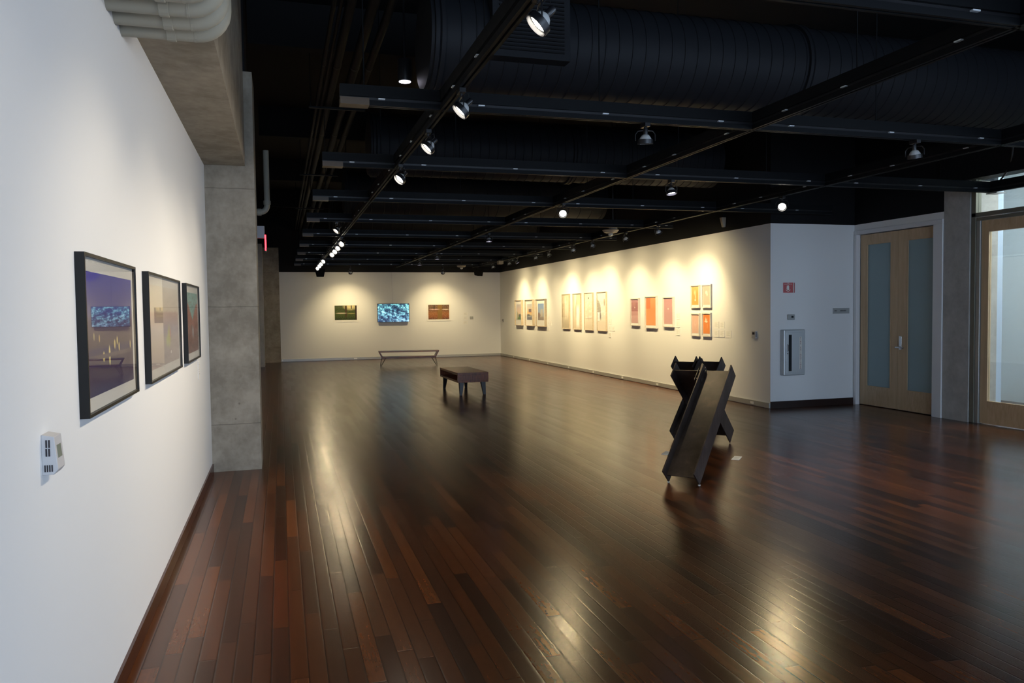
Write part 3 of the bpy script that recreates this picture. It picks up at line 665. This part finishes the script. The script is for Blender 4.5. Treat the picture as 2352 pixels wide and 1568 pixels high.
for c, rz, lb in (((4.15, 7.83), -.74, 'white label card on the floor left of the steel sculpture'), ((4.71, 7.30), -.74, 'white label card on the floor right of the steel sculpture')):
    t = empty('floor_label_card', (c[0], c[1], 0), lb, 'label', 'label cards on the floor', rz)
    MB().box((-.04, -.10, 0), (.04, .10, .004)).build('card', 'card', t)
    b = MB()
    for k in range(5): b.box((-.028, .05-k*.024, .004), (.026-(k % 2)*.02, .054-k*.024, .0048))
    b.build('text_lines', 'ink', t)

# ------------------------------------------------------------------ lighting grid
LX = (1.17, 3.77, 6.40); LXY = 8.96
GY = [3.2, 5.6, 8.0, 10.45, 12.9, 15.4, 17.85, 20.3, 22.75, 25.15]
GE = [9.0, 9.0, 9.0, 8.48, 6.97, 6.97, 6.97, 6.97, 6.97, 6.97]
ZB = 3.10
def beam_box(b, axis, c, s0, s1):
    def bx(hw, z0, z1, off=0):
        if axis == 'x': b.box((s0, c-hw+off, z0), (s1, c+hw+off, z1))
        else: b.box((c-hw+off, s0, z0), (c+hw+off, s1, z1))
    return bx
def grid_beam(name, label, axis, c, s0, s1, clips, rods, ends):
    mid = (s0+s1)/2; loc = (mid, c, ZB) if axis == 'x' else (c, mid, ZB)
    t = empty(name, loc, label, 'lighting track', 'lighting tracks of the ceiling grid')
    b = MB(); beam_box(b, axis, c, s0, s1)(.032, ZB+.060, ZB+.140); b.build('channel', 'metal', t, loc)
    b = MB(); beam_box(b, axis, c, s0, s1)(.012, ZB+.038, ZB+.060); b.build('web', 'lampblack', t, loc)
    b = MB(); q = beam_box(b, axis, c, s0, s1); q(.010, ZB, ZB+.038, -.018); q(.010, ZB, ZB+.038, .018); q(.008, ZB+.018, ZB+.038)
    b.build('rail', 'metal', t, loc)
    for k in clips:
        b = MB(); beam_box(b, axis, c, k-.024, k+.024)(.0335, ZB+.045, ZB+.053); b.build('clip', 'clip', t, loc)
    for k in rods:
        p = (k, c) if axis == 'x' else (c, k)
        MB().cyl((p[0], p[1], ZB+.14), (p[0], p[1], ZC-.01), .005, 8).build('hanger_rod', 'metal', t, loc)
    for k, sg in ends:
        b = MB()
        if axis == 'x': b.box((k, c-.055, ZB-.004), (k+sg*.20, c+.055, ZB+.045))
        else: b.box((c-.055, k, ZB-.004), (c+.055, k+sg*.20, ZB+.045))
        b.build('end_feed_box', 'feed', t, loc)
words = ['closest to the camera', 'second', 'third', 'fourth', 'fifth', 'sixth', 'seventh', 'eighth', 'ninth', 'furthest']
for i, (y, e) in enumerate(zip(GY, GE)):
    cl = [x for x in (.72, 1.45, 2.44, 3.45, 4.12, 5.14, 6.14, 6.83, 7.81, 8.7) if x < e-.05]
    grid_beam('lighting_track', 'black cross track of the ceiling grid, %s from the front' % words[i] if i else 'black cross track of the ceiling grid, closest to the camera', 'x', y, .43, e,
              cl, [.6, 2.4, 5.0] if i % 2 else [1.8, 4.4], [(.43, 1)] if 1 <= i else [])
for x, lb in zip(LX, ('long black track nearest the left wall, carrying the brightest lamps', 'long black track running down the middle of the ceiling', 'long black track beside the right wall')):
    cl = []
    for a, b_ in zip(GY, GY[1:]): cl += [a+.36, a+1.3, a+1.95]
    grid_beam('lighting_track', lb, 'y', x, 0.6, 26.2, cl, [4.4, 9.2, 14.1, 19, 24], [])
grid_beam('lighting_track', 'short black track in front of the upper window at the right', 'y', LXY, 1.0, 8.0, [6.4, 7.3], [6.3], [])
b = MB().tube([(9.05, 7.93, 3.245), (9.04, 7.86, 3.30), (9.06, 7.78, 3.42), (9.02, 7.72, 3.6), (9.0, 7.7, 4.2)], .012, 8)
tag(b.build('power_cable', 'lampblack', smooth=True), 'black cable dropping onto the track corner in front of the upper window', 'cable')
MBj = MB().box((8.97, 7.90, 3.085), (9.13, 8.06, 3.10)); tag(MBj.build('corner_connector', 'alum'), 'flat metal connector under the track corner by the upper window', 'connector')

# ------------------------------------------------------------------ track lamps
def make_lamp(face):
    r = bpy.data.objects.new('track_spotlight', None); col.objects.link(r); r.empty_display_size = .05
    MB().box((-.022, -.045, -.030), (.022, .045, -.0005)).cyl((0, 0, -.055), (0, 0, -.03), .012).build('track_adapter', 'lampblack', r, bevel=.002)
    b = MB(); R = .078
    b.tube([(-R, 0, -.135), (-R, 0, -.085), (-R*.75, 0, -.060), (0, 0, -.053), (R*.75, 0, -.060), (R, 0, -.085), (R, 0, -.135)], .0045, 8)
    b.build('yoke', 'lampblack', r, smooth=True)
    # head pieces are modelled about the pivot, beam along -z
    b = MB(); b.lathe([(.070, .012), (.072, -.028), (.066, -.030), (.064, .010)], seg=28, cap=False); b.build('ring', 'lampblack', r, smooth=True)
    MB().lathe([(.060, -.004), (.052, .022), (.036, .046), (.022, .056)], seg=24).build('reflector', 'reflector', r, smooth=True)
    MB().lathe([(.022, .056), (.022, .105), (.019, .112)], seg=16).tube([(.0, .02, .11), (.0, .05, .13), (0, .06, .10), (0, .05, .06)], .003, 6).build('socket', 'lampblack', r, smooth=True)
    MB().lathe([(.052, -.006), (.036, -.012), (.001, -.014)], seg=24).build('bulb_face', face, r, smooth=True)
    return r
PROTO = {}
def place_lamp(loc, aim, label, face='lit', power=0, size=50, blend=.9, color=WARM, group='track spotlights on the ceiling grid', drop=0., spill=0.):
    if face not in PROTO: r = make_lamp(face); PROTO[face] = r; first = True
    else: r = copy_tree(PROTO[face]); first = False
    for c in list(r.children):
        if c.type == 'LIGHT': bpy.data.objects.remove(c)
    x, y = loc[0], loc[1]; r.location = (x, y, ZB-drop)
    d = (Vector(aim)-Vector((x, y, ZB-drop-.135))).normalized()
    if drop: MB().cyl((0, 0, -.001), (0, 0, drop+.0005), .012, 10).build('extension_rod', 'lampblack', r)
    q = (-d).to_track_quat('Z', 'Y'); ang = math.atan2(d.y, d.x)+PI/2
    for c in r.children:
        n = c.name.split('.')[0]
        if n in ('ring', 'reflector', 'socket', 'bulb_face'):
            c.location = (0, 0, -.135); c.scale = (.86, .86, .86); c.rotation_mode = 'QUATERNION'; c.rotation_quaternion = q
        elif n == 'yoke': c.rotation_euler = (0, 0, ang)
    tag(r, label, 'spotlight', group)
    if power:
        l = bpy.data.lights.new('bulb_light', 'SPOT'); l.energy = power*SPOTK; l.color = color
        l.spot_size = math.radians(size); l.spot_blend = blend; l.shadow_soft_size = .045
        o = bpy.data.objects.new('bulb_light', l); col.objects.link(o); o.parent = r
        o.location = Vector((0, 0, -.135))+d*.035; o.rotation_mode = 'QUATERNION'; o.rotation_quaternion = q
        if spill:
            l2 = l.copy(); l2.energy = power*SPOTK*spill; l2.spot_size = math.radians(168); l2.spot_blend = 1.
            o2 = bpy.data.objects.new('bulb_spill_light', l2); col.objects.link(o2); o2.parent = r
            o2.location = o.location; o2.rotation_mode = 'QUATERNION'; o2.rotation_quaternion = q
    return r
WL = (1.0, .86, .66)
# track 1, at the left pictures
PL = 98
for y, ya, s in ((3.42, 3.75, 'closest to the camera'), (5.02, 5.1, 'second'), (6.22, 6.0, 'third'), (7.75, 7.0, 'fourth')):
    place_lamp((1.17, y), (XL, ya, 1.05), 'lit black spotlight on the left track aimed at the left wall, %s%s' % (s, '' if s[0] == 'c' else ' from the camera'), 'lit', PL, 80, 1.0, WL, spill=.22)
place_lamp((1.17, 2.1), (XL, 2.2, 1.2), 'unseen spotlight added on the left track, just above the camera view', 'lit', 30, 80, 1.0, WL)  # extra lamp out of view, added to light the near left wall
place_lamp((.90, 12.9), (XL, 12.4, 1.2), 'lit spotlight on a cross track just left of the left track, above the middle cluster', 'lit', 26, 90)
for y, s in ((15.45, 'nearest'), (16.5, 'second'), (17.45, 'third'), (18.4, 'last')):
    place_lamp((1.17, y), (XL, y-2.2, 1.2), 'lit spotlight in the middle cluster of the left track, %s of four' % s, 'lit', 26, 90)
for y, s in ((20.9, 'nearest'), (22.1, 'second'), (23.1, 'third'), (24.3, 'last')):
    place_lamp((1.10, y), (XL, y-2.4, 1.2), 'lit spotlight in the far cluster of the left track, %s of four' % s, 'lit', 26, 90)
# middle track
place_lamp((3.77, 10.1), (2.0, 5.6, .2), 'brightly lit spotlight hanging from the middle track', 'lit', 38, 50)
for y, s in ((14.3, 'nearest of three'), (19.4, 'middle of three'), (22.0, 'furthest of three')):
    place_lamp((3.83, y), (3.86, y-.3, 0), 'small lit spotlight pointing straight down from the middle track, %s' % s, 'litcool', 16, 60)
# cross tracks
place_lamp((2.79, 5.6), (2.9, 6.0, 0), 'black spotlight showing its silver reflector, hanging under the second cross track', 'dim', 60, 55)
place_lamp((5.42, 5.6), (6.0, 5.9, 0), 'black spotlight tilted on the second cross track, near the upper window', 'dim', 130, 100)
place_lamp((4.31, 8.0), (4.4, 7.4, 0), 'spotlight lit violet white, hanging from the third cross track above the sculpture', 'litcool', 30, 60)
# right track
place_lamp((6.40, 8.85), (3.6, 5.0, .3), 'glowing spotlight on the right track above the sculpture, facing the camera', 'lit', 55, 70)
PR = 205
for y, ya, fc, pw, s in ((12.35, 12.95, 'dim', 1.05, 'aimed at the four small prints'), (13.70, 14.15, 'dim', .75, 'aimed at the plain mauve print'), (15.34, 15.5, 'dim', .75, 'aimed at the half mauve print'),
                  (16.49, 17.5, 'dim', .95, 'aimed at the arch picture'), (18.13, 17.9, 'litcool', .6, 'lit violet, above the tall pale pictures'), (19.18, 19.7, 'dim', 1.05, 'aimed at the furthest tall pale picture'),
                  (20.85, 20.3, 'litcool', .25, 'lit violet, above the gap before the townscapes'), (21.63, 22.3, 'dim', .9, 'aimed at the skyline photo'), (23.41, 24.0, 'dim', .9, 'aimed at the meadow photo')):
    place_lamp((6.40, y), (XR, ya, 1.05), 'black spotlight on the right track, '+s, fc, PR*pw, 95, 1.0, spill=.32, group='spotlights along the right track')
# last cross track
for x, ax, s in ((2.15, 2.10, 'left'), (5.15, 5.27, 'right')):
    place_lamp((x, 25.15), (ax, YB, 1.05), 'small black spotlight on the furthest cross track above the %s forest photograph' % s, 'dim', 145, 92, 1.0, drop=.09, spill=.22)

# speaker boxes, sensors
M['speaker'] = mat('matt_black_speaker', (.0035, .0035, .004), .7, spec=.12)
def speaker(x, y, z, rz, label):
    t = empty('hanging_speaker', (x, y, z), label, 'speaker', 'black hanging speakers', rz)
    MB().hull([(-.11, -.10, -.13), (.11, -.10, -.13), (.08, .10, -.10), (-.08, .10, -.10)], [(-.17, -.10, .13), (.17, -.10, .13), (.13, .10, .13), (-.13, .10, .13)]).build('cabinet', 'speaker', t, bevel=.008)
    MB().cyl((0, 0, .13), (0, 0, ZB+.03-z), .012, 8).build('mounting_pole', 'lampblack', t)
speaker(1.20, 25.0, 2.86, 0, 'black wedge shaped speaker hanging near the back wall at the end of the left track')
speaker(6.36, 25.2, 2.90, .5, 'black speaker hanging near the back right corner')
t = empty('ceiling_sensor', (5.98, 13.47, 3.09), 'white round ceiling sensor with small lens beside the right track', 'sensor')
MB().lathe([(.13, .035), (.155, .02), (.12, -.025), (.04, -.04)], seg=28).build('tray', 'beige', t, smooth=True)
MB().box((-.02, -.05, .035), (.12, .05, .11)).build('mount', 'plate', t, bevel=.01)
MB().lathe([(.04, -.04), (.048, -.065), (.03, -.09), (.002, -.095)], seg=20).build('lens', 'reflector', t, smooth=True)
MB().cyl((.05, 0, .11), (.05, 0, ZC-3.10), .012, 8).build('mounting_pole', 'lampblack', t)
t = empty('ceiling_sensor', (5.65, 24.6, 3.06), 'white round ceiling sensor near the back right corner', 'sensor')
MB().lathe([(.13, .035), (.155, .02), (.12, -.025), (.04, -.04)], seg=28).build('tray', 'beige', t, smooth=True)
MB().lathe([(.04, -.04), (.048, -.065), (.03, -.09), (.002, -.095)], seg=20).build('lens', 'reflector', t, smooth=True)
MB().cyl((0, 0, .035), (0, 0, ZC-3.07), .012, 8).build('mounting_pole', 'lampblack', t)
t = empty('motion_detector', (XR, 12.0, 3.13), 'pale motion detector on the black band high on the right wall', 'sensor')
MB().hull([(-.09, -.04, .08), (0, -.045, .08), (0, .045, .08), (-.09, .04, .08)], [(-.05, -.03, -.09), (-.01, -.04, -.09), (-.01, .04, -.09), (-.05, .03, -.09)]).build('housing', 'beige', t, bevel=.01)
MB().box((-.05, -.03, .08), (0, .03, .15)).build('bracket', 'metal', t)
tag(MB().box((6.25, 22.25, 3.0), (6.4, 22.45, 3.10)).build('speaker_box', 'beige', bevel=.008), 'small beige box hanging from the right track before the back corner', 'box')  # beige speaker box, no lamp inside

# pendant downlight
t = empty('pendant_downlight', (1.25, 7.85, 3.95), 'black cylinder downlight with glowing lens, left of the duct end', 'light')
MB().lathe([(.070, 0), (.072, .01), (.072, .21), (.066, .22)], seg=28).build('housing', 'lampblack', t, smooth=True)
MB().lathe([(.058, -.002), (.058, .001)], seg=24).build('lens', 'litcool', t)
MB().cyl((0, 0, .22), (0, 0, ZC-3.96), .01, 8).build('stem', 'lampblack', t)

# ------------------------------------------------------------------ ducts, pipes and services
def duct(label, y, z, r, x0, x1, seam=.14, collars=()):
    t = empty('spiral_duct', ((x0+x1)/2, y, z), label, 'duct', 'round black ducts above the grid'); off = ((x0+x1)/2, y, z)
    prof = [(r*.97, 0)]; n = int((x1-x0)/seam)
    for i in range(n):
        h = i*seam; prof += [(r, h+.001), (r, h+seam-.014), (r+.008, h+seam-.010), (r+.008, h+seam-.004)]
    prof += [(r, n*seam), (r, x1-x0)]
    MB().lathe(prof, (1, 0, 0), (x0, y, z), 56).build('duct_shell', 'duct', t, off, smooth=True)
    for c in collars:
        MB().lathe([(r+.002, -.05), (r+.03, -.045), (r+.03, -.01), (r+.015, 0), (r+.03, .01), (r+.03, .045), (r+.002, .05)], (1, 0, 0), (c, y, z), 56).build('flange_collar', 'duct', t, off, smooth=True)
    for c in [x0+.9, x1-1.2]:
        MB().cyl((c, y, z+r-.01), (c, y, ZC-.01), .006, 8).build('hanger_rod', 'metal', t, off)
    return t, off
t, off = duct('large round black spiral duct nearest the camera, crossing the ceiling', 7.3, 4.19, .45, 1.34, 9.02, .14, (1.42, 5.33, 8.85))
b = MB().box((1.88, 6.78, 3.93), (2.62, 6.98, 4.50)); bx = b.build('side_grille_box', 'duct', t, off)
b = MB()
for k in range(14): b.box((1.94, 6.765, 3.99+k*.035), (2.56, 6.782, 4.005+k*.035))
b.build('grille_blades', 'black', bx, off)
duct('second round black duct crossing the ceiling behind the first', 12.1, 4.19, .45, 1.34, 7.3, .14, (1.42, 4.6))
duct('third round black duct crossing the far ceiling', 17.0, 4.19, .45, 1.34, 7.3, .28, (1.42,))
duct('round black duct furthest toward the back wall', 21.9, 4.19, .45, 1.34, 7.3, .28, (1.42,))
for i, y in enumerate((4.3, 9.7, 14.6, 19.4, 24.2)):
    tag(MB().box((-.3, y-.09, 4.78), (9.0 if y < 10.6 else XR, y+.09, ZC)).build('ceiling_joist', 'deck'), 'black ceiling beam, %s from the camera' % ('nearest' if i == 0 else words[i]), 'beam', 'black ceiling beams')
pw = ('outermost left', 'second from left', 'third from left', 'fourth from left', 'rightmost')
for i, (x, r) in enumerate(((.50, .022), (.64, .045), (.83, .05), (.98, .04), (.56, .018))):
    t = empty('conduit', (x, 13, 4.3), 'black service pipe running the length of the ceiling, %s' % pw[(0, 2, 3, 4, 1)[i]], 'pipe', 'black pipes along the left of the ceiling')
    MB().cyl((x, .5, 4.3), (x, 26.4, 4.3), r, 14).build('pipe', 'pipedark', t, (x, 13, 4.3), smooth=True)
    if i < 4:
        for y in (8.6, 11.85): MB().lathe([(r+.003, -.03), (r+.006, -.02), (r+.006, .02), (r+.003, .03)], (0, 1, 0), (x, y, 4.3), 14, cap=False).build('coupling', 'metal', t, (x, 13, 4.3))
for y in (5.2, 10.2, 15.2, 20.2):
    tag(MB().box((.40, y-.02, 4.225), (1.10, y+.02, 4.248)).cyl((.42, y, 4.24), (.42, y, ZC-.01), .006, 6).cyl((1.08, y, 4.24), (1.08, y, ZC-.01), .006, 6).build('pipe_hanger', 'metal'),
        'black trapeze hanger under the ceiling pipes, at %s' % {5.2: 'the camera end', 10.2: 'the second bay', 15.2: 'the third bay', 20.2: 'the back end'}[y], 'hanger', 'pipe hangers')
# grey pipes crossing under the concrete beam and turning up its side
def bend(y, r, zc, xr, R):
    pts = [(XL-.05, y, zc), (xr-R, y, zc)]
    pts += [(xr-R+R*math.sin(a), y, zc+R-R*math.cos(a)) for a in [PI/2*k/8 for k in range(1, 9)]]
    pts += [(xr, y, 4.6)]
    return pts
for i, (y, s) in enumerate(((4.24, 'furthest from the camera'), (4.075, 'second from the column'), (3.90, 'third from the column'), (3.72, 'fourth from the column'), (3.54, 'nearest the camera'))):
    t = empty('grey_pipe', (-.5, y, 3.072), 'thick grey pipe bending up round the concrete beam, %s' % s, 'pipe', 'grey pipes under the concrete beam')
    off = (-.5, y, 3.072); R = .11
    MB().tube(bend(y, .057, 3.072, -.262, R), .057, 20).build('pipe', 'pipe', t, off, smooth=True)
    MB().lathe([(.058, -.022), (.0625, -.02), (.0625, .02), (.058, .022)], (1, 0, 0), (-.49+i*.005, y, 3.072), 20, cap=False).build('coupling', 'pipe', t, off)
    MB().lathe([(.0575, -.012), (.0585, -.01), (.0585, .0), (.0575, .002)], (1, 0, 0), (-.262-R, y, 3.072), 20, cap=False).build('coupling', 'pipe', t, off)
tag(MB().tube([(XL-.02, 4.33, 3.062), (-.42, 4.33, 3.062), (-.38, 4.315, 3.075), (-.345, 4.31, 3.14)], .016, 10).build('thin_conduit', 'pipe', smooth=True), 'thin grey conduit under the concrete beam beside the thick pipes', 'pipe')

# white pipe behind the column, exit sign
t = empty('drain_pipe', (-.165, 12, 3.1), 'pale vertical pipe with elbow beside the concrete column', 'pipe'); off = (-.165, 12, 3.1)
MB().tube([(-.70, 12, 3.12), (-.26, 12, 3.12)]+[(-.26+.10*math.sin(a), 12, 3.22-.10*math.cos(a)) for a in [PI/2*k/6 for k in range(1, 7)]]+[(-.16, 12, 4.02)], .042, 16).build('pipe', 'pipe', t, off, smooth=True)
MB().lathe([(.043, -.03), (.052, -.028), (.052, .028), (.043, .03)], (0, 0, 1), (-.16, 12, 3.26), 16, cap=False).lathe([(.043, -.03), (.052, -.028), (.052, .028), (.043, .03)], (1, 0, 0), (-.27, 12, 3.12), 16, cap=False).build('coupling', 'pipe', t, off)
t = empty('exit_sign', (-.25, 12, 2.75), 'red lit exit sign seen edge on, jutting out beside the concrete column', 'sign'); off = (-.25, 12, 2.75)
MB().box((XL, 11.92, 2.735), (-.205, 12.0, 2.91)).build('mounting_box', 'greybox', t, off, bevel=.003)
MB().box((-.203, 12.02, 2.56), (-.190, 12.36, 2.79)).build('sign_panel', 'greybox', t, off)
MB().box((-.205, 12.0, 2.56), (-.186, 12.02, 2.79)).build('lit_edge', 'exitred', t, off)
text_mesh('EXIT', .17, 'exitred', 'lettering', t, Matrix.Translation((-.189+.25, .19, -.075)) @ Matrix.Rotation(PI/2, 4, 'Z') @ Matrix.Rotation(PI/2, 4, 'X'))
